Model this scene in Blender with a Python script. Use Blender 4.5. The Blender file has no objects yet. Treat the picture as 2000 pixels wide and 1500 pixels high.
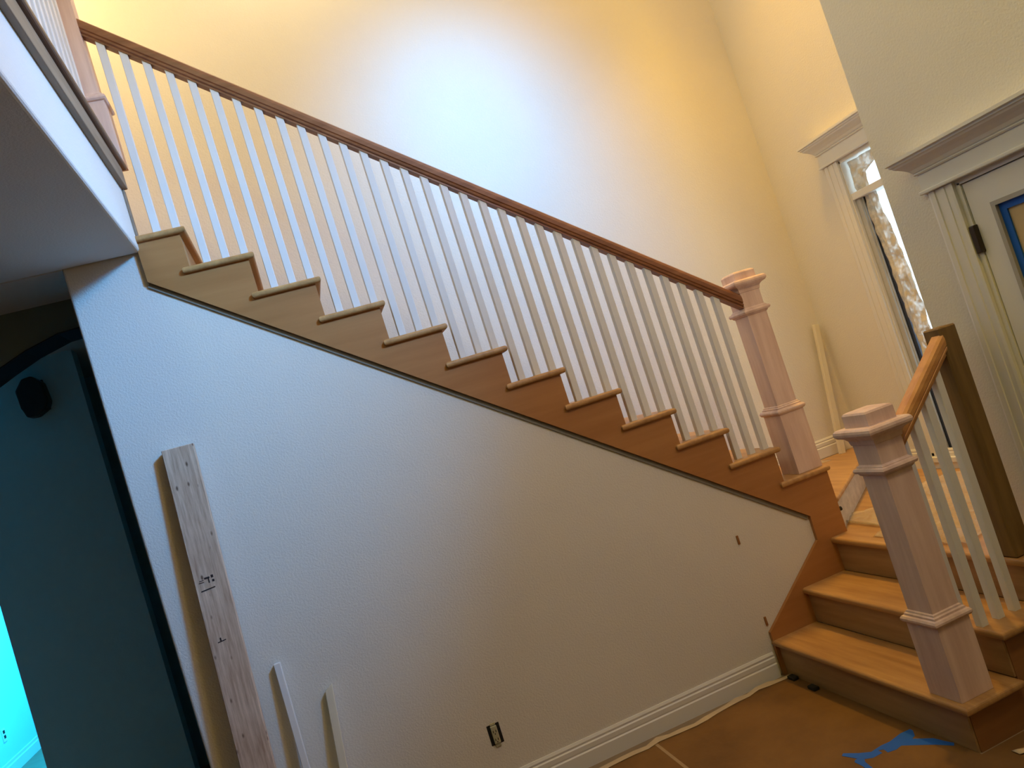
import bpy, bmesh, math, random
from mathutils import Vector, Matrix, noise
random.seed(4)
sc = bpy.context.scene
col = sc.collection

# ------------------------------------------------------------------ camera
cam = bpy.data.cameras.new('camera'); cam.sensor_width = 36; cam.sensor_fit = 'HORIZONTAL'
cam.lens = 26.657; cam.clip_start = 0.05
co = bpy.data.objects.new('camera', cam); col.objects.link(co); sc.camera = co
Rt, Up, Bk = Vector((.919, -.249, -.305)), Vector((.283, -.119, .952)), Vector((-.273, -.961, -.039))
Bk.normalize(); Rt = (Rt - Bk * Rt.dot(Bk)).normalized(); Up = Bk.cross(Rt)
m = Matrix((Rt, Up, Bk)).transposed().to_4x4(); m.translation = Vector((.229, -3.688, 1.745))
co.matrix_world = m

# ------------------------------------------------------------------ light
sc.view_settings.view_transform = 'Standard'; sc.view_settings.look = 'None'
sc.view_settings.gamma = 1.0; sc.view_settings.exposure = 0.0
w = bpy.data.worlds.new('world'); sc.world = w; w.use_nodes = True
bg = w.node_tree.nodes['Background']; bg.inputs[0].default_value = (.72, .9, 1, 1); bg.inputs[1].default_value = 2.2

def area(name, loc, target, sx, sy, energy, color, spread=180):
    l = bpy.data.lights.new(name, 'AREA'); l.shape = 'RECTANGLE'; l.size = sx; l.size_y = sy
    l.energy = energy; l.color = color; l.spread = math.radians(spread)
    o = bpy.data.objects.new(name, l); col.objects.link(o); o.location = loc
    o.rotation_euler = (Vector(target) - Vector(loc)).to_track_quat('-Z', 'Y').to_euler()
    return o
def point(name, loc, energy, color, r=.12):
    l = bpy.data.lights.new(name, 'POINT'); l.energy = energy; l.color = color; l.shadow_soft_size = r
    o = bpy.data.objects.new(name, l); col.objects.link(o); o.location = loc
    return o
def lamp(fn, name, *a, e, rgb, **k):
    mx = max(rgb); c = tuple(v / mx for v in rgb)
    if fn == 'area': return area(name, a[0], a[1], a[2], a[3], e * mx, c, a[4])
    return point(name, a[0], e * mx, c, a[1])
# daylight from a high entry window; the narrow beam is shaped by spread alone
lamp('area', 'high_window_daylight', (2.9, -2.7, 4.3), (-.6, 0, 2.3), .55, .55, 50, e=60, rgb=(.05, .235, .50))
lamp('area', 'entry_window_daylight', (2.9, -2.7, 4.2), (-.3, -.9, 2.9), 1.6, 1.3, 150, e=100, rgb=(.0, .08, .43))
lamp('area', 'back_wall_fill', (1.75, -.7, 5.7), (1.9, 1.1, 3.4), .9, .9, 50, e=40, rgb=(.06, .28, .60))  # unseen cool light added over the flight to brighten the back wall
lamp('area', 'hall_room_daylight', (-1.72, 4.5, 1.5), (-3.1, 4.6, 1.0), 2.4, 1.5, 180, e=30, rgb=(.25, 4.0, 8.2))
# stairwell and entry lamps; the others are added, unseen fills
lamp('point', 'stairwell_lamp', (.95, .55, 5.35), .12, e=30, rgb=(.55, .46, .28))
lamp('point', 'stair_head_fill', (-.75, .35, 5.0), .12, e=12, rgb=(3.6, 2.5, 1.0))  # unseen warm light added to lift the left of the back wall
lamp('point', 'entry_lamp', (2.3, -3.2, 4.5), .2, e=40, rgb=(2.3, 1.52, .22))
lamp('area', 'landing_floor_fill', (3.35, .15, 5.72), (3.35, .15, 0), .3, .3, 62, e=30, rgb=(.46, .25, .03))  # unseen downward light, added to warm the landing floor and its bounce
lamp('point', 'landing_fill', (3.2, -.4, 4.95), .15, e=30, rgb=(.72, .42, .14))  # added warm fill for the landing walls, no fitting
lamp('point', 'hallway_fill', (-.2, -3.0, 4.6), .15, e=30, rgb=(.62, .88, .42))  # unseen fill added in front of the stair and door walls

# ------------------------------------------------------------------ materials
def nodes(name):
    mt = bpy.data.materials.new(name); mt.use_nodes = True
    nt = mt.node_tree; b = nt.nodes['Principled BSDF']
    return mt, nt, b
def bump(nt, b, height, strength=.3, dist=.01):
    n = nt.nodes.new('ShaderNodeBump'); n.inputs['Strength'].default_value = strength
    n.inputs['Distance'].default_value = dist
    nt.links.new(height, n.inputs['Height']); nt.links.new(n.outputs[0], b.inputs['Normal'])
def coord(nt, scale=(1, 1, 1), rot=(0, 0, 0), kind='Object'):
    c = nt.nodes.new('ShaderNodeTexCoord'); mp = nt.nodes.new('ShaderNodeMapping')
    mp.inputs['Scale'].default_value = scale; mp.inputs['Rotation'].default_value = rot
    nt.links.new(c.outputs[kind], mp.inputs[0]); return mp.outputs[0]
def noi(nt, vec, scale, detail=4, rough=.55):
    n = nt.nodes.new('ShaderNodeTexNoise'); n.inputs['Scale'].default_value = scale
    n.inputs['Detail'].default_value = detail; n.inputs['Roughness'].default_value = rough
    nt.links.new(vec, n.inputs['Vector']); return n.outputs['Fac']
def ramp(nt, fac, stops):
    r = nt.nodes.new('ShaderNodeValToRGB'); e = r.color_ramp.elements
    e[0].position, e[0].color = stops[0][0], (*stops[0][1], 1)
    e[1].position, e[1].color = stops[1][0], (*stops[1][1], 1)
    for p, c in stops[2:]:
        x = e.new(p); x.color = (*c, 1)
    nt.links.new(fac, r.inputs[0]); return r.outputs[0]
def paint(name, c, rough=.75, peel=0, var=.04):
    mt, nt, b = nodes(name); v = coord(nt)
    nt.links.new(ramp(nt, noi(nt, v, 1.7), [(.3, tuple(x * (1 - var) for x in c)), (.7, c)]), b.inputs['Base Color'])
    b.inputs['Roughness'].default_value = rough
    if peel:
        bump(nt, b, noi(nt, v, 105, 3, .6), peel, .004)
    return mt
def wood(name, dark, light, axis='X', scale=1.0, rough=.5, grain=.12, knots=False):
    mt, nt, b = nodes(name)
    s = {'X': (1.2, 14, 14), 'Y': (14, 1.2, 14), 'Z': (14, 14, 1.2)}[axis]
    v = coord(nt, tuple(q * scale for q in s))
    f = noi(nt, v, 1.6, 6, .6)
    c = ramp(nt, f, [(.3, dark), (.68, light)])
    if knots:
        v2 = coord(nt, tuple(1 if q > 2 else .45 for q in s))
        vo = nt.nodes.new('ShaderNodeTexVoronoi'); vo.inputs['Scale'].default_value = 24
        nt.links.new(v2, vo.inputs['Vector'])
        kc = ramp(nt, vo.outputs['Distance'], [(.07, (.16, .08, .04)), (.16, (1, 1, 1))])
        mx = nt.nodes.new('ShaderNodeMix'); mx.data_type = 'RGBA'; mx.blend_type = 'MULTIPLY'
        mx.inputs['Factor'].default_value = .85
        nt.links.new(c, mx.inputs[6]); nt.links.new(kc, mx.inputs[7]); c = mx.outputs[2]
    nt.links.new(c, b.inputs['Base Color']); b.inputs['Roughness'].default_value = rough
    bump(nt, b, f, grain, .004); return mt
def plain(name, c, rough=.6, metal=0):
    mt, nt, b = nodes(name); v = coord(nt)
    nt.links.new(ramp(nt, noi(nt, v, 9), [(.3, tuple(x * .88 for x in c)), (.7, c)]), b.inputs['Base Color'])
    b.inputs['Roughness'].default_value = rough; b.inputs['Metallic'].default_value = metal
    return mt
def film(name, c, alpha, rough):
    mt, nt, b = nodes(name); v = coord(nt)
    b.inputs['Base Color'].default_value = (*c, 1); b.inputs['Roughness'].default_value = rough
    f = noi(nt, v, 22, 5)
    nt.links.new(ramp(nt, f, [(.35, (alpha * .6,) * 3), (.65, (min(1, alpha * 1.3),) * 3)]), b.inputs['Alpha'])
    bump(nt, b, f, .5, .01); return mt

M = dict(
    wall=paint('wall_paint', (.80, .765, .70), .8, .55),
    ceil=paint('ceiling_paint', (.78, .765, .73), .85, .35),
    trim=paint('trim_paint', (.80, .785, .75), .42),
    bal=paint('baluster_paint', (.80, .80, .80), .42),
    maple=wood('maple_newel', (.66, .46, .39), (.84, .64, .56), 'Z', 1, .5),
    rail=wood('oak_rail', (.20, .075, .03), (.34, .145, .065), 'X', 1, .42),
    rail2=wood('bare_rail', (.50, .22, .06), (.66, .34, .11), 'X', 1, .42),
    treadx=wood('tread_wood', (.36, .185, .065), (.54, .31, .12), 'Y', 1, .42),
    riser=wood('riser_wood', (.31, .185, .075), (.44, .275, .125), 'Y', 1, .5),
    skirt=wood('skirt_wood', (.37, .155, .042), (.46, .21, .065), 'X', .6, .5, .04),
    side=wood('side_wood', (.24, .10, .03), (.33, .15, .05), 'X', .6, .5, .04),
    dusty=wood('dusty_wood', (.50, .42, .32), (.66, .57, .45), 'X', 1, .7),
    post=wood('treated_post', (.13, .075, .02), (.24, .145, .045), 'Z', 1, .6),
    pine=wood('pine_board', (.42, .27, .18), (.76, .58, .44), 'Z', 3.2, .65, .15, True),
    stick=wood('primed_stick', (.70, .64, .50), (.80, .75, .62), 'Z', 1, .5),
    band=wood('band_wood', (.20, .145, .095), (.30, .23, .165), 'Y', 1, .6),
    nosing=wood('hall_nosing_wood', (.10, .05, .025), (.18, .09, .045), 'Y', 1, .4),
    strip_grey=plain('rough_strip_grey', (.27, .25, .21), .9),
    black=plain('black_metal', (.012, .012, .013), .5),
    bronze=plain('bronze', (.07, .05, .035), .4, .7),
    beige=plain('ivory_plastic', (.55, .52, .34), .4),
    dark=plain('dark_gap', (.015, .013, .01), .9),
    tape=plain('blue_tape', (.006, .12, .62), .6),
    bead=paint('bead_paint', (.42, .40, .37), .5),
    soffit_shade=plain('arch_soffit_shade', (.006, .006, .014), .8),  # shade under the arch, put into a near-black colour
    paper=plain('masking_paper', (.62, .47, .27), .8),
    edge=plain('torn_paper', (.60, .47, .31), .9),
    seam=plain('seam_tape', (.36, .25, .14), .8),
    ink=plain('pencil', (.03, .02, .02), .9),
    navy=plain('sash_shadow', (.03, .04, .075), .35),  # shadow along the window sash, put into the colour
    sash=plain('sash_grey', (.52, .52, .50), .4),
    film=film('plastic_film', (.75, .68, .55), .8, .25),
    film2=film('floor_film', (.72, .60, .45), .34, .2),
    rear=paint('rear_low_bounce', (.30, .27, .22), .85),  # unseen walls, darkened to cut the light they bounce back
    arch_shade=paint('arch_shade_paint', (.17, .22, .21), .85, .3),  # shade over the arch wall, put into its colour
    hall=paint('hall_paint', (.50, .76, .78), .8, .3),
)
def floor_mat():
    mt, nt, b = nodes('floor_paper'); v = coord(nt)
    f = noi(nt, v, 2.3, 6, .6)
    nt.links.new(ramp(nt, f, [(.25, (.11, .05, .011)), (.5, (.165, .078, .017)), (.75, (.21, .105, .026))]), b.inputs['Base Color'])
    b.inputs['Roughness'].default_value = .75; bump(nt, b, noi(nt, v, 6, 4), .3, .02); return mt
M['ram'] = floor_mat()
M['slab'] = plain('subfloor', (.30, .22, .14), .85)
def glass_mat():
    mt, nt, b = nodes('window_glass'); nt.nodes.remove(b)
    t = nt.nodes.new('ShaderNodeBsdfTransparent'); g = nt.nodes.new('ShaderNodeBsdfGlossy'); g.inputs['Roughness'].default_value = .05
    x = nt.nodes.new('ShaderNodeMixShader'); x.inputs[0].default_value = .06
    nt.links.new(t.outputs[0], x.inputs[1]); nt.links.new(g.outputs[0], x.inputs[2])
    nt.links.new(x.outputs[0], nt.nodes['Material Output'].inputs[0]); return mt
M['glass'] = glass_mat()

# ------------------------------------------------------------------ helpers
def link(name, bm, mat, parent=None, smooth=False):
    bmesh.ops.recalc_face_normals(bm, faces=bm.faces[:])
    me = bpy.data.meshes.new(name); bm.to_mesh(me); bm.free()
    me.materials.append(M[mat])
    if smooth:
        for p in me.polygons: p.use_smooth = True
    o = bpy.data.objects.new(name, me); col.objects.link(o)
    if parent: o.parent = parent
    return o
def addbox(bm, x0, x1, y0, y1, z0, z1):
    v = [bm.verts.new((x, y, z)) for x in (x0, x1) for y in (y0, y1) for z in (z0, z1)]
    for f in ((0, 1, 3, 2), (4, 6, 7, 5), (0, 4, 5, 1), (2, 3, 7, 6), (0, 2, 6, 4), (1, 5, 7, 3)):
        bm.faces.new([v[i] for i in f])
def bev(bm, w, seg=2):
    if w: bmesh.ops.bevel(bm, geom=bm.edges[:], offset=w, segments=seg, affect='EDGES', profile=.5)
def box(name, d, mat, parent=None, bv=0, seg=2):
    bm = bmesh.new(); addbox(bm, *d); bev(bm, bv, seg); return link(name, bm, mat, parent)
def boxes(name, ds, mat, parent=None):
    bm = bmesh.new()
    for d in ds: addbox(bm, *d)
    return link(name, bm, mat, parent)
def prism(name, pts, axis, a0, a1, mat, parent=None, bv=0, seg=2):
    """polygon pts in the two other axes, extruded along axis"""
    bm = bmesh.new()
    def P(p, a): return {'Y': (p[0], a, p[1]), 'Z': (p[0], p[1], a), 'X': (a, p[0], p[1])}[axis]
    A = [bm.verts.new(P(p, a0)) for p in pts]; B = [bm.verts.new(P(p, a1)) for p in pts]
    bm.faces.new(A); bm.faces.new(B[::-1]); n = len(pts)
    for i in range(n): bm.faces.new((A[i], A[(i + 1) % n], B[(i + 1) % n], B[i]))
    bev(bm, bv, seg); return link(name, bm, mat, parent)
def empty(name, loc=(0, 0, 0)):
    o = bpy.data.objects.new(name, None); col.objects.link(o); o.empty_display_size = .1
    return o     # parts are modelled in world coordinates, so the empty stays at the origin of the room
def tag(o, label, cat, group=None, kind=None):
    o['label'] = label; o['category'] = cat
    if group: o['group'] = group
    if kind: o['kind'] = kind
    return o
def struct(o, label, cat): return tag(o, label, cat, kind='structure')
def ringloft(name, cx, cy, rings, mat, parent, bv=0):
    """square section loft: rings of (half_width, z)"""
    bm = bmesh.new(); L = []
    for h, z in rings:
        L.append([bm.verts.new((cx + sx * h, cy + sy * h, z)) for sx, sy in ((-1, -1), (1, -1), (1, 1), (-1, 1))])
    bm.faces.new(L[0][::-1]); bm.faces.new(L[-1])
    for a, b in zip(L, L[1:]):
        for i in range(4): bm.faces.new((a[i], a[(i + 1) % 4], b[(i + 1) % 4], b[i]))
    bev(bm, bv); return link(name, bm, mat, parent)

# ------------------------------------------------------------------ the room shell
RUN, RISE = .26, .19
XD, YJ, XR, YB = 2.95, -.93, 3.98, 1.10          # door wall, its end, window wall, back wall
struct(box('floor', (-6, 4.1, -6.1, 7.1, -.12, 0), 'slab'), 'subfloor of the lower storey under the brown paper', 'floor')
ws = prism('wall_stair', [(-.55, 0), (2.84, 0), (2.84, .70), (-.21, 2.93), (-.21, 2.98), (-.55, 2.98)], 'Y', 0, .11, 'wall', bv=.012, seg=3)
struct(ws, 'textured painted wall below the stair flight, bluish at its left end', 'wall')
struct(prism('wall_back', [(-.5, 0), (4.1, 0), (4.1, 5.8), (-1.8, 5.8), (-1.8, 3.42), (-.5, 3.42)], 'Y', YB, YB + .12, 'wall'),
       'tall bright stairwell wall behind the white balusters', 'wall')
WY0, WY1, WZ0, WZ1 = -.20, .403, .65, 2.673
struct(boxes('wall_right', [(XR, XR + .16, YJ, WY0, 0, 5.8), (XR, XR + .16, WY1, YB, 0, 5.8), (XR, XR + .16, WY0, WY1, 0, WZ0), (XR, XR + .16, WY0, WY1, WZ1, 5.8)], 'wall'),
       'cream end wall of the stairwell holding the narrow window', 'wall')
DY0, DY1, DZ = -2.10, -1.282, 2.087
struct(boxes('wall_entry', [(XD, XD + .12, DY1, YJ, 0, 5.8), (XD, XD + .12, -6, DY0, 0, 5.8), (XD, XD + .12, DY0, DY1, DZ, 5.8), (XD + .12, XD + .2, -6, YJ, 0, 5.8), (XD + .2, XR, YJ - .12, YJ, 0, 5.8)], 'wall'),
       'projecting wall at the right with the glazed door', 'wall')
struct(box('wall_front', (-6, 2.95, -6.1, -6, 0, 5.8), 'rear'), 'front wall behind the viewer', 'wall')
struct(box('wall_left', (-6.1, -6, -6.1, 7.1, 0, 5.8), 'rear'), 'far left outer wall', 'wall')
struct(box('wall_upper', (-1.8, -1.7, -6, YB, 3.42, 5.8), 'wall'), 'upper hallway wall beyond the landing railing', 'wall')
struct(box('ceiling_upper', (-6, 4.1, -6.1, 1.3, 5.8, 5.9), 'ceil'), 'high ceiling over the stairwell', 'ceiling')
cb = bmesh.new(); addbox(cb, -6, -.215, -6, .0, 2.97, 3.385); bev(cb, .014, 3)
struct(link('ceiling', cb, 'ceil'), 'shaded lower ceiling with pale rounded edge under the upper hallway', 'ceiling')
struct(boxes('ceiling_hall', [(-6, -.55, .0, 7.1, 2.97, 3.40), (-.55, -.2, 1.1, 2.6, 2.97, 3.1), (-.55, -.2, .11, 1.1, 2.85, 2.95)], 'ceil'), 'dark ceiling over the passage behind the stair wall', 'ceiling')
struct(boxes('floor_upper', [(-6, -.30, -6, 0, 3.385, 3.42), (-6, -.53, 0, YB, 3.40, 3.42)], 'nosing'), 'upper hallway floor', 'floor')
t = struct(box('trim_1', (-.215, -.19, -6, .01, 3.275, 3.378), 'band', bv=.004), 'plain wooden band running along the upper hallway edge', 'trim')
box('end_strip', (-.232, -.205, -.012, .03, 3.04, 3.275), 'band', t, .003)
struct(box('trim_2', (-.30, -.172, -6, .06, 3.385, 3.42), 'nosing', bv=.012, seg=3), 'dark rounded nosing board capping the upper hallway edge', 'trim')

# passage behind the left end of the stair wall
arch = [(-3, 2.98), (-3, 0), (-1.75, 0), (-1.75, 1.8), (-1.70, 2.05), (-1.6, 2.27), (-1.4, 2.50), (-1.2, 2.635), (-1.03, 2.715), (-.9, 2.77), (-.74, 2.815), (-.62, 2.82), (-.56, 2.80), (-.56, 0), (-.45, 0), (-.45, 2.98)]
wa = struct(prism('wall_arch', arch, 'Y', .45, .65, 'arch_shade'), 'dark wall with a shallow arched opening behind the stair wall end', 'wall')
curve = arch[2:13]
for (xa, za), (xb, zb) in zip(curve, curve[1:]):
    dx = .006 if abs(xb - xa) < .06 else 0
    prism('soffit_shade_strip', [(xa, za), (xb, zb), (xb + dx, zb - (0 if dx else .006)), (xa + dx, za - (0 if dx else .006))], 'Y', .44, .66, 'soffit_shade', wa)  # near-black strips stand in for the shaded underside
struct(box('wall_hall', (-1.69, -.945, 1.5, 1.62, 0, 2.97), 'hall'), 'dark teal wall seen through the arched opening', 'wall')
struct(box('wall_passage', (-1.6, -.2, 2.5, 2.6, 0, 2.97), 'hall'), 'unlit wall deep in the passage beside the stair wall end', 'wall')
struct(box('wall_far_room', (-3.2, -3.1, 1.6, 7.1, 0, 2.97), 'hall'), 'bright cyan daylit wall of the far room at lower left', 'wall')
struct(box('wall_room_side', (-1.69, -1.6, 1.62, 7.0, 0, 2.97), 'hall'), 'side wall of the far room', 'wall')
struct(box('wall_passage_side', (-.3, -.2, .11, 2.5, 0, 2.97), 'hall'), 'closed side of the passage under the stair', 'wall')
struct(box('wall_room_end', (-6, -1.6, 7, 7.1, 0, 3), 'hall'), 'end wall of the far room', 'wall')
b = struct(prism('baseboard_far_room', [(-3.1, 0), (-3.085, 0), (-3.085, .09), (-3.092, .10), (-3.092, .125), (-3.1, .13)], 'Y', 1.7, 7, 'trim'), 'baseboard along the cyan far room wall', 'baseboard')
o = empty('wall_outlet'); tag(o, 'small outlet plate on the cyan far room wall', 'outlet')
box('plate', (-3.1, -3.092, 4.57, 4.65, .30, .42), 'trim', o, .002)
for z in (.33, .375): box('socket', (-3.093, -3.089, 4.592, 4.628, z, z + .028), 'dark', o)

# black fixture in the passage
o = empty('wall_lantern'); tag(o, 'black faceted wall fixture in the dark passage', 'wall fixture')
prism('body', [(-1.275, 2.78), (-1.225, 2.845), (-1.17, 2.85), (-1.125, 2.80), (-1.115, 2.68), (-1.14, 2.635), (-1.20, 2.605), (-1.25, 2.61), (-1.265, 2.67)], 'Y', 1.39, 1.485, 'black', o, .012)
box('backplate', (-1.24, -1.14, 1.484, 1.50, 2.64, 2.83), 'black', o, .003)

# ------------------------------------------------------------------ baseboards
def basebd(name, a0, a1, axis, wall, sgn, z, label):
    pr = [(0, 0), (.016, 0), (.016, .070), (.011, .076), (.013, .084), (.013, .104), (.008, .110), (.010, .120), (.004, .132), (0, .132)]
    ex = 'X' if axis == 'X' else 'Y'
    return struct(prism(name, [(wall + sgn * p[0], z + p[1]) for p in pr], ex, a0, a1, 'trim'), label, 'baseboard')
basebd('baseboard_stair', -.54, 2.19, 'X', 0, -1, 0, 'profiled cream baseboard along the foot of the stair wall')
basebd('baseboard_landing', 2.85, XR, 'X', YB, -1, .76, 'baseboard on the back wall at the winder step')
basebd('baseboard_window', YJ, .98, 'Y', XR, -1, .57, 'baseboard on the window wall by the landing')

# ------------------------------------------------------------------ staircase
st = empty('staircase'); tag(st, 'maple staircase climbing left with open treads and brown skirt board', 'staircase')
def ztop(k): return 3.04 - RISE * k
def roundbox(name, x0, x1, y0, y1, z1, th, mat, parent):
    """tread with full-round front and end nosing"""
    bm = bmesh.new(); addbox(bm, x0, x1, y0, y1, z1 - th, z1)
    es = [e for e in bm.edges if (abs(e.verts[0].co.z - e.verts[1].co.z) < 1e-6)]
    bmesh.ops.bevel(bm, geom=es, offset=th * .42, segments=4, affect='EDGES', profile=.5)
    return link(name, bm, mat, parent)
for k in range(-1, 12):
    if k == -1:
        roundbox('tread', -.60, -.262, .0, YB - .005, ztop(k), .028, 'treadx', st); continue
    roundbox('tread', k * RUN - .323, k * RUN, -.042, YB - .005, ztop(k), .030, 'treadx', st)
for k in range(-1, 12):
    x = k * RUN - .03
    box('riser', (x - .02, x, 0.0 if k >= 0 else .035, YB - .005, ztop(k) - RISE, ztop(k) - .03), 'riser', st)
box('riser', (-.57, -.55, 0.02, YB - .005, 3.23, 3.40), 'riser', st)
# main skirt board: saw-tooth top, straight bottom, then the lower kink
pts = [(-.222, 3.010)]
for k in range(0, 12):
    x = k * RUN - .03
    pts += [(x, ztop(k) - .03), (x, ztop(k + 1) - .03)]
pts[-1] = (pts[-1][0], .55)
pts = [(p if i else (-.224, ztop(0) - .03)) for i, p in enumerate(pts)]
pts[-2] = (2.848, ztop(11) - .03); pts[-1] = (2.848, .545)
pts += [(2.762, .545), (2.762, .362), (2.497, .362), (2.497, .172), (2.235, .172), (2.235, 0), (2.206, 0), (2.206, .234), (2.653, .586), (2.656, .722), (-.221, 2.825)]
prism('skirt_board', pts, 'Y', -.022, -.001, 'skirt', st)
# rough strip along the underside of the skirt
def strip(name, a, b, w, mat, parent, y0=-.006, y1=-.0005):
    d = Vector((b[0] - a[0], b[1] - a[1])).normalized(); n = Vector((d.y, -d.x)); n = n if n.y < 0 else -n
    return prism(name, [a, b, (b[0] + n.x * w, b[1] + n.y * w), (a[0] + n.x * w, a[1] + n.y * w)], 'Y', y0, y1, mat, parent)
strip('skirt_underside_strip', (-.215, 2.822), (2.652, .724), .022, 'strip_grey', st, -.008)
# lower flight of three
X1, YO = 2.201, -1.262
roundbox('tread', X1, X1 + .295, YO, -.005, .19, .032, 'treadx', st)
roundbox('tread', X1 + .265, X1 + .56, YO, -.005, .38, .032, 'treadx', st)
def ptread(name, pts, z1, th, mat, parent):
    bm = bmesh.new()
    A = [bm.verts.new((p[0], p[1], z1 - th)) for p in pts]; B = [bm.verts.new((p[0], p[1], z1)) for p in pts]
    bm.faces.new(A[::-1]); bm.faces.new(B); n = len(pts)
    for i in range(n): bm.faces.new((A[i], A[(i + 1) % n], B[(i + 1) % n], B[i]))
    es = [e for e in bm.edges if abs(e.verts[0].co.z - e.verts[1].co.z) < 1e-6]
    bmesh.ops.bevel(bm, geom=es, offset=th * .4, segments=3, affect='EDGES', profile=.5)
    return link(name, bm, mat, parent)
ptread('landing_tread', [(2.731, YO), (2.948, YO), (2.948, YJ + .002), (XR - .001, YJ + .002), (XR - .001, 1.09), (3.2, 1.09), (2.855, .03), (2.731, -.005)], .57, .032, 'treadx', st)
ptread('winder_tread', [(2.835, .0), (2.875, .0), (XR - .017, .965), (XR - .017, YB - .017), (2.835, YB - .017)], .76, .032, 'treadx', st)
prism('winder_riser', [(2.845, .02), (2.88, .03), (XR - .02, 1.0), (XR - .02, 1.03), (2.845, .06)], 'Z', .572, .728, 'dusty', st)
for i, x in enumerate((2.226, 2.491, 2.756)):
    box('riser', (x, x + .02, -1.222, -.003 if i else -.022, .19 * i + (.0 if i == 0 else .0), .19 * (i + 1) - .032), 'riser', st)
prism('side_panel', [(2.236, 0), (2.236, .158), (2.50, .158), (2.50, .348), (2.765, .348), (2.765, .538), (2.948, .538), (2.948, 0)], 'Y', -1.226, -1.205, 'side', st)
prism('bolt', [(.012 * math.cos(a), .662 + .03 + .012 * math.sin(a)) for a in [i * math.pi / 5 for i in range(10)]], 'X', 2.846, 2.872, 'dark', st)

# ------------------------------------------------------------------ newels, rails, balusters
def newel(parent, cx, cy, z0, zb, zn, zc, zt, mat='maple'):
    hb, hs = .0785, .0640
    n = ringloft('newel_post', cx, cy, [(hb, z0), (hb, zb - .02), (hs, zb - .018), (hs, zc - .05)], mat, parent)
    ringloft('base_collar', cx, cy, [(hb - .002, zb - .034), (hb + .008, zb - .030), (hb + .013, zb - .022), (hb + .013, zb - .014), (hb + .008, zb - .006), (hb - .001, zb - .004), (hb - .001, zb + .004), (hs + .007, zb + .008), (hs + .006, zb + .014), (hs - .001, zb + .018)], mat, n)
    ringloft('neck_collar', cx, cy, [(hs - .001, zn - .026), (hs + .006, zn - .022), (hs + .010, zn - .014), (hs + .018, zn - .012), (hs + .022, zn - .002), (hs + .018, zn + .007), (hs + .009, zn + .009), (hs + .008, zn + .014), (hs + .004, zn + .016), (hs - .001, zn + .022)], mat, n)
    ringloft('crown_moulding', cx, cy, [(hs - .001, zc - .075), (hs + .004, zc - .072), (hs + .007, zc - .054), (hs + .016, zc - .043), (hs + .024, zc - .039), (hs + .033, zc - .036), (hs + .040, zc - .028), (hs + .042, zc - .019), (hs + .040, zc - .009), (hs + .033, zc - .002), (hs + .026, zc)], mat, n)
    ringloft('cap', cx, cy, [(hs + .004, zc), (hs + .004, zt - .012), (hs - .001, zt - .004), (hs - .012, zt)], mat, n)
    return n
RP = [(-.022, 0), (-.022, .010), (-.030, .016), (-.032, .026), (-.028, .030), (-.033, .036), (-.035, .060), (-.031, .076), (-.020, .086)]
RP = RP + [(-a, b) for a, b in RP[::-1]]
def rail(parent, x0, z0, x1, z1, yc, mat):
    bm = bmesh.new()
    A = [bm.verts.new((x0, yc + a, z0 + b)) for a, b in RP]; B = [bm.verts.new((x1, yc + a, z1 + b)) for a, b in RP]
    bm.faces.new(A); bm.faces.new(B[::-1]); n = len(RP)
    for i in range(n): bm.faces.new((A[i], A[(i + 1) % n], B[(i + 1) % n], B[i]))
    return link('handrail', bm, mat, parent)
def balmesh(h, slope, hw=.0175):
    bm = bmesh.new()
    v = [bm.verts.new((sx * hw, sy * hw, 0)) for sx, sy in ((-1, -1), (1, -1), (1, 1), (-1, 1))]
    u = [bm.verts.new((sx * hw, sy * hw, h + slope * sx * hw)) for sx, sy in ((-1, -1), (1, -1), (1, 1), (-1, 1))]
    bm.faces.new(v[::-1]); bm.faces.new(u)
    for i in range(4): bm.faces.new((v[i], v[(i + 1) % 4], u[(i + 1) % 4], u[i]))
    es = [e for e in bm.edges if abs(e.verts[0].co.z - e.verts[1].co.z) > .1]
    bmesh.ops.bevel(bm, geom=es, offset=.002, segments=1, affect='EDGES')
    bmesh.ops.recalc_face_normals(bm, faces=bm.faces[:])
    me = bpy.data.meshes.new('baluster'); bm.to_mesh(me); bm.free(); me.materials.append(M['bal']); return me
def put(me, loc, parent, name='baluster'):
    o = bpy.data.objects.new(name, me); col.objects.link(o); o.location = loc; o.parent = parent; return o
SL = -RISE / RUN
r1 = empty('stair_railing'); tag(r1, 'long dark-topped stair railing with square white balusters up the main flight', 'railing')
newel(r1, 2.768, .078, .951, 1.325, 1.895, 2.076, 2.128)
rail(r1, -.192, 3.04 + .868 - SL * .192, 2.706, 3.04 + .852 + SL * 2.706, .045, 'rail')
hs = {}
for i in range(32):
    x = -.126 + RUN / 3 * i
    k = math.floor((x + .03) / RUN) + 1
    off = round(x - k * RUN, 3)
    if off not in hs: hs[off] = balmesh(.868 + SL * (x - k * RUN), SL)
    put(hs[off], (x, .045, ztop(k)), r1)
r2 = empty('lower_railing'); tag(r2, 'short lower railing from the near maple newel up to a rough dark post', 'railing')
newel(r2, 2.307, -1.141, .191, .515, 1.11, 1.285, 1.345)
sl2 = RISE / .265
sl3 = (1.442 - 1.128) / .378
rail(r2, 2.372, 1.128, 2.750, 1.442, -1.141, 'rail2')
p = prism('rough_post', [(2.742, -1.17), (2.832, -1.17), (2.832, -1.08), (2.742, -1.08)], 'Z', .571, 1.552, 'post', r2, .006, 1)
for x, z in ((2.414, .19), (2.500, .38), (2.587, .38), (2.674, .38)):
    put(balmesh(1.128 + sl3 * (x - 2.372) - z + .004, sl3), (x, -1.141, z), r2)
r3 = empty('hallway_railing'); tag(r3, 'upper hallway railing with white balusters and a maple newel at top left', 'railing')
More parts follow.
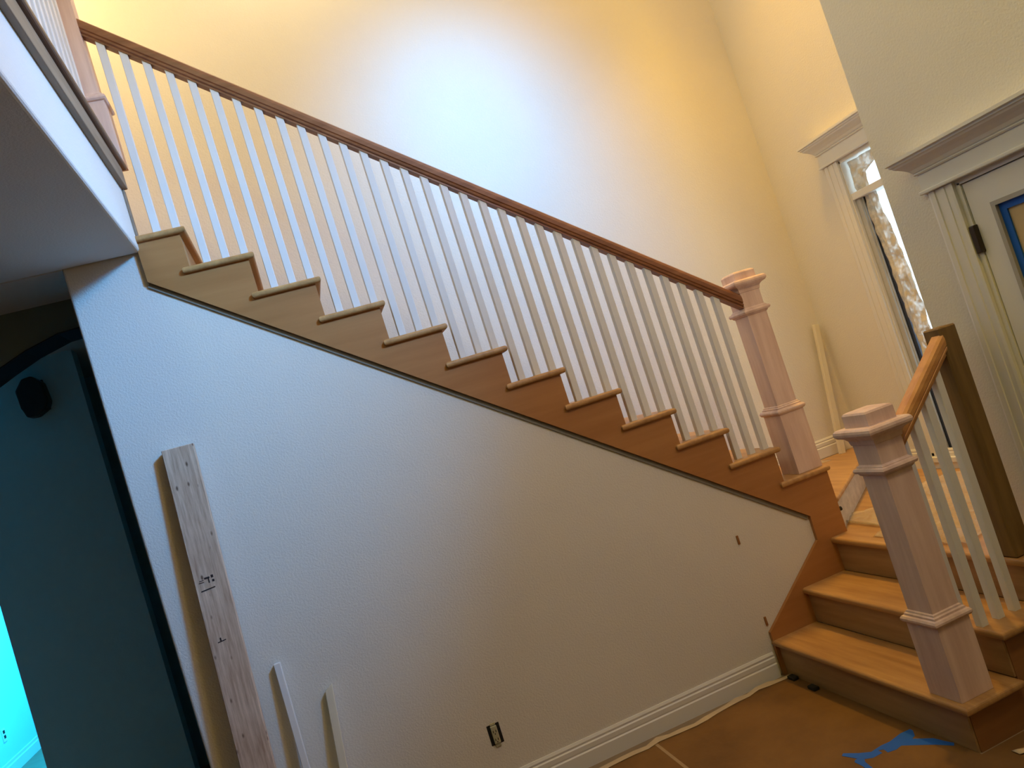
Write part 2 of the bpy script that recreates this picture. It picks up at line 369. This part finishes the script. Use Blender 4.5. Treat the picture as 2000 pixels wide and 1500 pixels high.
newel(r3, -.255, .063, 3.421, 3.735, 4.33, 4.50, 4.56)
bm = bmesh.new(); A = [bm.verts.new((-.255 + a, -.01, 4.32 + b)) for a, b in RP]; B = [bm.verts.new((-.255 + a, -4.5, 4.32 + b)) for a, b in RP]
bm.faces.new(A); bm.faces.new(B[::-1])
for i in range(len(RP)): bm.faces.new((A[i], A[(i + 1) % len(RP)], B[(i + 1) % len(RP)], B[i]))
link('handrail', bm, 'rail', r3)
hm = balmesh(.90, 0)
for i in range(24): put(hm, (-.255, -.11 - i * .11, 3.421), r3)

# ------------------------------------------------------------------ window and door
def header(parent, xw, ya, yb, zb, mat='trim', h=1.0):
    """frieze board, bead and crown with mitred ends, on a wall facing -X; runs ya (max) to yb (min)"""
    fz = zb + .016
    bm = bmesh.new(); addbox(bm, xw - .032, xw - .0005, yb - .012, ya + .012, zb, fz); bev(bm, .004); link('head_fillet', bm, mat, parent)
    box('frieze', (xw - .020, xw - .0005, yb, ya, fz, fz + .075 * h), mat, parent)
    z = fz + .075 * h
    pr = [(.0005, z), (.026, z), (.030, z + .006), (.024, z + .012), (.030, z + .016), (.038, z + .030), (.056, z + .048), (.074, z + .062), (.078, z + .070), (.086, z + .074), (.086, z + .082), (.098, z + .086), (.098, z + .100), (.0005, z + .100)]
    pr = [(o, z + (q - z) * h) for o, q in pr]
    bm = bmesh.new()
    A = [bm.verts.new((xw - o, ya + o - .02, q)) for o, q in pr]; B = [bm.verts.new((xw - o, yb - o + .02, q)) for o, q in pr]
    bm.faces.new(A); bm.faces.new(B[::-1]); n = len(pr)
    for i in range(n): bm.faces.new((A[i], A[(i + 1) % n], B[(i + 1) % n], B[i]))
    link('crown', bm, mat, parent)
def casing(parent, xw, y0, y1, z0, z1, inner):
    """fluted flat casing; inner = +1 if the inner edge is y1"""
    w = y1 - y0
    f = [(0, .016), (.10, .018), (.12, .013), (.30, .013), (.32, .017), (.48, .017), (.50, .013), (.70, .013), (.72, .018), (.90, .018), (1, .012)]
    pts = [(xw - .0005, y0)] + [(xw - d, y0 + w * a) for a, d in f] + [(xw - .0005, y1)]
    return prism('casing', pts, 'Z', z0, z1, 'trim', parent)
w1 = empty('window_1'); struct(w1, 'tall narrow white cased window beyond the landing', 'window')
casing(w1, XR, WY1, .528, .60, 2.682, -1); casing(w1, XR, -.325, WY0, .60, 2.682, 1)
header(w1, XR, .545, -.342, 2.684, h=1.0)
box('sill', (XR - .035, XR + .02, -.35, .55, .615, .65), 'trim', w1, .004)
boxes('jamb', [(XR + .0, XR + .14, WY1 - .012, WY1, WZ0, WZ1), (XR, XR + .14, WY0, WY0 + .012, WZ0, WZ1), (XR, XR + .14, WY0, WY1, WZ1 - .012, WZ1)], 'trim', w1)
box('transom_bar', (XR + .0, XR + .13, WY0 + .012, WY1 - .012, 2.40, 2.445), 'trim', w1, .004)
box('sash_stile', (XR + .02, XR + .05, WY1 - .05, WY1 - .012, WZ0, 2.40), 'sash', w1, .004)
box('sash_stile', (XR + .035, XR + .05, .345, .378, WZ0, 2.40), 'sash', w1, .004)
box('sash_shadow_strip', (XR + .052, XR + .085, .318, .356, WZ0, 2.40), 'navy', w1)  # dark strip placed as the sash frame's shadow
box('bottom_rail', (XR + .06, XR + .12, WY0 + .012, WY1 - .03, WZ0, WZ0 + .10), 'sash', w1, .004)
box('pane', (XR + .125, XR + .130, WY0 + .012, WY1 - .012, WZ0, 2.40), 'glass', w1)
box('pane', (XR + .125, XR + .130, WY0 + .012, WY1 - .012, 2.445, WZ1 - .012), 'glass', w1)
w2 = struct(boxes('window_2', [(XD - .06, XD, -3.58, -3.50, 3.47, 4.93), (XD - .06, XD, -1.90, -1.82, 3.47, 4.93), (XD - .06, XD, -3.50, -1.90, 3.47, 3.55), (XD - .06, XD, -3.50, -1.90, 4.85, 4.93)], 'trim'), 'white frame of the high window above the entry', 'window')
w3 = struct(boxes('fill_light_frame', [(1.15, 1.23, -1.3, -.1, 5.72, 5.8), (2.27, 2.35, -1.3, -.1, 5.72, 5.8), (1.23, 2.27, -1.3, -1.22, 5.72, 5.8), (1.23, 2.27, -.18, -.1, 5.72, 5.8)], 'trim'), 'white frame added around the unseen fill light over the stair', 'window')
# crumpled protective sheet bunched in the left half of the window
def sheet(name, nu, nv, fn, mat, parent=None, th=.0015):
    bm = bmesh.new()
    g = [[bm.verts.new(fn(i / nu, j / nv)) for j in range(nv + 1)] for i in range(nu + 1)]
    for i in range(nu):
        for j in range(nv): bm.faces.new((g[i][j], g[i + 1][j], g[i + 1][j + 1], g[i][j + 1]))
    o = link(name, bm, mat, parent, True)
    md = o.modifiers.new('thickness', 'SOLIDIFY'); md.thickness = th
    return o
def edge_y(z):
    tb = [(.66, .17), (1.3, .185), (1.6, .19), (1.9, .20), (2.15, .225), (2.30, .25), (2.38, .25), (2.46, .27), (2.55, .26), (2.575, .15), (2.66, .10)]
    for (a, b), (c, d) in zip(tb, tb[1:]):
        if z <= c: return b + (d - b) * (z - a) / (c - a)
    return tb[-1][1]
def wsheet(u, v):
    z = .67 + 1.98 * v
    y1 = .334 - .04 * max(0, min(1, (2.35 - z) / 1.0)) + (.04 if z > 2.42 else 0) + .012 * noise.noise(Vector((z * 3, 2, 2))); y0 = edge_y(z) - (.025 if z < 2.42 else .01)
    n = noise.noise(Vector((u * 5, z * 9, 1))) * .018 + noise.noise(Vector((u * 14, z * 22, 4))) * .008
    return (XR + .042 + n, y1 + (y0 - y1) * u, z)
s = sheet('plastic_sheet', 14, 90, wsheet, 'film'); tag(s, 'crumpled translucent plastic sheet hanging inside the narrow window', 'plastic sheet')

d1 = empty('door_1'); struct(d1, 'white glazed door masked with blue tape and tan paper', 'door')
casing(d1, XD, DY1 + .008, -1.150, 0, 2.098, -1); casing(d1, XD, -2.232, DY0 - .008, 0, 2.098, 1)
header(d1, XD, -1.135, -2.245, 2.1, h=.92)
boxes('jamb', [(XD, XD + .11, DY1 - .012, DY1, 0, DZ), (XD, XD + .11, DY0, DY0 + .012, 0, DZ), (XD, XD + .11, DY0, DY1, DZ - .008, DZ)], 'trim', d1)
a0, a1 = DY0 + .016, DY1 - .016
g0, g1, gz0, gz1 = DY0 + .125, -1.392, .35, 1.966
sx0, sx1 = XD + .008, XD + .05
boxes('door_slab', [(sx0, sx1, a0, g0, .01, DZ - .012), (sx0, sx1, g1, a1, .01, DZ - .012), (sx0, sx1, g0, g1, .01, gz0), (sx0, sx1, g0, g1, gz1, DZ - .012)], 'trim', d1)
boxes('glazing_bead', [(sx0 - .008, sx0 + .01, g0, g0 + .018, gz0, gz1), (sx0 - .008, sx0 + .01, g1 - .018, g1, gz0, gz1), (sx0 - .008, sx0 + .01, g0 + .018, g1 - .018, gz1 - .018, gz1), (sx0 - .008, sx0 + .01, g0 + .018, g1 - .018, gz0, gz0 + .018)], 'bead', d1)
box('pane', (sx0 + .02, sx0 + .026, g0, g1, gz0, gz1), 'glass', d1)
box('masking_paper', (sx0 + .0155, sx0 + .019, g0 + .02, g1 - .02, gz0 + .02, gz1 - .02), 'paper', d1)
q0, q1, r0, rz = g0 + .018, g1 - .018, gz0 + .018, gz1 - .018
for dd in ((q0, q0 + .028, r0, rz), (q1 - .028, q1, r0, rz), (q0 + .028, q1 - .028, rz - .028, rz), (q0 + .028, q1 - .028, r0, r0 + .028)):
    box('painters_tape', (sx0 + .008, sx0 + .0154, *dd), 'tape', d1)
bm = bmesh.new(); bmesh.ops.create_uvsphere(bm, u_segments=16, v_segments=10, radius=.028); bmesh.ops.translate(bm, verts=bm.verts[:], vec=(XD - .045, DY0 + .065, .95)); link('knob', bm, 'bronze', d1, True)
box('rosette', (XD - .02, XD + .008, DY0 + .035, DY0 + .095, .92, .98), 'bronze', d1, .006)
for z in (1.79, 1.0, .22):
    h = box('hinge', (XD - .014, XD + .012, DY1 - .022, DY1 + .004, z, z + .115), 'bronze', d1, .004)

# ------------------------------------------------------------------ loose things
def lean(name, w, th, bottom, top, mat, cut=0.0):
    """rectangular bar from bottom to top (front-left corners), width along X, thickness towards the wall"""
    B, T = Vector(bottom), Vector(top); d = (T - B).normalized()
    X = Vector((1, 0, 0)); X = (X - d * X.dot(d)).normalized(); N = d.cross(X); N = N if N.y > 0 else -N
    L = (T - B).length; bm = bmesh.new()
    lo = [bm.verts.new((a, b, 0)) for a, b in ((0, 0), (w, 0), (w, th), (0, th))]
    hi = [bm.verts.new((a, b, L + (cut if a else 0))) for a, b in ((0, 0), (w, 0), (w, th), (0, th))]
    bm.faces.new(lo[::-1]); bm.faces.new(hi)
    for i in range(4): bm.faces.new((lo[i], lo[(i + 1) % 4], hi[(i + 1) % 4], hi[i]))
    bev(bm, .0025, 1); o = link(name, bm, mat)
    mm = Matrix((X, N, d)).transposed().to_4x4(); mm.translation = B; o.matrix_world = mm
    return o
bd = lean('lumber_board', .135, .036, (-.437, -.155, .002), (-.366, -.048, 2.066), 'pine')
tag(bd, 'knotty pine board leaning against the blue-lit stair wall', 'board')
for nm, x0, x1, z0, z1, sk in (('pencil_mark', .018, .040, 1.462, 1.465, 0), ('pencil_mark', .022, .040, 1.470, 1.473, 0), ('pencil_mark', .044, .066, 1.474, 1.482, 0), ('pencil_mark', .058, .063, 1.455, 1.474, 0), ('pencil_mark', .072, .082, 1.474, 1.486, 0), ('pencil_mark', .074, .083, 1.456, 1.466, 0), ('pencil_mark', .020, .080, 1.424, 1.429, .006), ('pencil_mark', .035, .070, 1.196, 1.200, .004), ('pencil_mark', .046, .052, 1.202, 1.216, 0)):
    prism(nm, [(x0, z0), (x1, z0 + sk), (x1, z1 + sk), (x0, z1)], 'Y', -.0008, -.0001, 'ink', bd)
s1 = lean('trim_stick', .030, .030, (-.188, -.12, .002), (-.181, -.034, 1.012), 'bal')
tag(s1, 'square white baluster offcut leaning nearest the pine board', 'stick', 'sticks leaning on walls')
s2 = lean('trim_stick', .036, .030, (-.092, -.12, .002), (-.006, -.034, .815), 'stick', .028)
tag(s2, 'angle-cut cream stick leaning on the wall, right of the white one', 'stick', 'sticks leaning on walls')
s3 = lean('trim_stick', .042, .03, (3.735, 1.0, .762), (3.90, 1.045, 1.70), 'stick')
tag(s3, 'pale trim stick standing in the corner on the winder step', 'stick', 'sticks leaning on walls')

o = empty('electrical_outlet'); tag(o, 'uncovered ivory outlet set low in the stair wall', 'outlet')
box('wall_box', (.638, .700, -.002, .004, .277, .373), 'dark', o, .001)
box('receptacle', (.653, .684, -.012, -.001, .283, .366), 'beige', o, .003)
for z in (.298, .336):
    box('slot', (.660, .663, -.0135, -.011, z, z + .011), 'dark', o); box('slot', (.673, .676, -.0135, -.011, z, z + .011), 'dark', o)
    box('slot', (.666, .670, -.0135, -.011, z - .009, z - .004), 'dark', o)
box('mounting_ear', (.655, .682, -.006, -.001, .266, .281), 'beige', o, .002); box('mounting_ear', (.655, .682, -.006, -.001, .368, .380), 'beige', o, .002)
for x, z, lb in ((2.199, .719, 'small brown wood shim in the wall below the skirt corner'), (2.205, .268, 'small brown wood shim beside the lower skirt point')):
    tag(box('wood_shim', (x, x + .013, -.006, .004, z, z + .048), 'side', bv=.002), lb, 'shim', 'wood shims in the stair wall')

# floor covering
def ribbon(name, top, bot, z, mat, th=.002):
    bm = bmesh.new(); n = len(top)
    A = [bm.verts.new((*p, z + random.uniform(0, th))) for p in top]; B = [bm.verts.new((*p, z)) for p in bot]
    for i in range(n - 1): bm.faces.new((A[i], A[i + 1], B[i + 1], B[i]))
    o = link(name, bm, mat); md = o.modifiers.new('thickness', 'SOLIDIFY'); md.thickness = .0015; md.offset = 1; return o
N = 40
xs = [-.5 + (2.224 + .5) * i / N for i in range(N + 1)]
ed = [-.085 - .018 * math.sin(x * 9) - .012 * noise.noise(Vector((x * 7, 0, 0))) - (.03 if x < 1.4 else 0) + (.03 if x > 2.0 else 0) for x in xs]
fp = ribbon('floor_paper', list(zip(xs, ed)), [(x, -5.5) for x in xs], .002, 'ram')
tag(fp, 'brown protective paper covering the floor below the stair', 'floor paper')
bp = ribbon('floor_paper', [(2.224, -1.235), (2.94, -1.235)], [(2.224, -5.5), (2.94, -5.5)], .002, 'ram')
tag(bp, 'brown protective paper running on past the side of the bottom step', 'floor paper')
te = ribbon('paper_edge', [(x, min(-.02, e + .018 + .012 * noise.noise(Vector((x * 12, 3, 0))))) for x, e in zip(xs, ed) if x > .6], [(x, e - .010) for x, e in zip(xs, ed) if x > .6], .0065, 'edge', .012)
tag(te, 'torn pale paper edge along the foot of the baseboard', 'paper edge')
tag(box('seam_tape', (1.378, 1.394, -.60, -.09, .0042, .0052), 'seam'), 'pale tape seam crossing the brown floor paper', 'tape')
T = [(1.887, -0.858), (1.902, -0.847), (1.942, -0.893), (1.98, -0.924), (2.037, -0.917), (2.078, -0.921), (2.149, -0.906), (2.196, -0.91), (2.195, -0.927), (2.17, -0.963), (2.148, -0.971), (2.2, -1.03), (2.211, -1.078), (2.222, -1.111), (2.208, -1.125), (2.17, -1.069), (2.125, -1.019), (2.086, -0.977), (2.054, -0.984), (2.019, -0.975), (2.024, -0.947), (2.005, -0.935), (2.003, -0.962), (1.956, -0.962), (1.928, -0.944), (1.916, -0.963), (1.903, -1.032), (1.87, -1.10), (1.855, -1.08), (1.887, -1.013), (1.89, -0.97), (1.889, -0.932), (1.9, -0.922), (1.913, -0.922), (1.905, -0.902)]
tag(prism('tape_scrap', T, 'Z', .0042, .0056, 'tape'), 'torn blue painters tape stuck on the floor by the bottom step', 'tape')
for x, y, lb in ((2.185, -.105, 'small dark block against the stair foot beside the baseboard'), (2.175, -.285, 'small dark block on the paper in front of the bottom riser')):
    bm = bmesh.new(); addbox(bm, x, x + .034, y - .028, y + .028, .004, .022); bev(bm, .005); tag(link('shim_block', bm, 'dark'), lb, 'block', 'dark blocks at the stair foot')
def lump(u, v):
    a = u * 2 * math.pi; r = (1 - v) ** .6
    n = 1 + .35 * noise.noise(Vector((math.cos(a) * 2, math.sin(a) * 2, v * 4))) + .2 * noise.noise(Vector((math.cos(a) * 6, math.sin(a) * 6, v * 9)))
    return (2.60 + .13 * r * n * math.cos(a), -1.42 + .12 * r * n * math.sin(a), .004 + .12 * v * n)
tag(sheet('crumpled_plastic', 40, 14, lump, 'film2'), 'crumpled plastic heap on the floor beside the bottom step', 'plastic sheet')
def scrap(u, v):
    return (2.30 + .22 * u, -1.30 - .10 * u - .035 * v, .008 + .012 * abs(noise.noise(Vector((u * 6, v * 3, 2)))))
tag(sheet('paper_scrap', 12, 3, scrap, 'edge'), 'pale paper scrap on the floor below the side panel', 'paper')
def lsheet(u, v):
    x = 2.80 + 1.08 * u; y = -.88 + (1.05 * v if u > .12 else .6 * v) + .06 * math.sin(u * 9)
    if x > 3.0: y = max(y, YJ + .02)
    n = abs(noise.noise(Vector((x * 8, y * 8, 0)))) * .03 + abs(noise.noise(Vector((x * 22, y * 22, 5)))) * .012
    return (x, max(y, -.90), .574 + n)
tag(sheet('floor_film', 44, 40, lsheet, 'film2'), 'rumpled clear plastic film lying on the landing behind the balusters', 'plastic sheet')
def wf(u, v):
    return (3.42 + .16 * u, .93 + .09 * v + .03 * math.sin(u * 4), .763 + .012 * abs(noise.noise(Vector((u * 5, v * 5, 1)))))
tag(sheet('film_scrap', 10, 8, wf, 'film2'), 'thin plastic scrap on the winder step by the baseboard', 'plastic sheet')
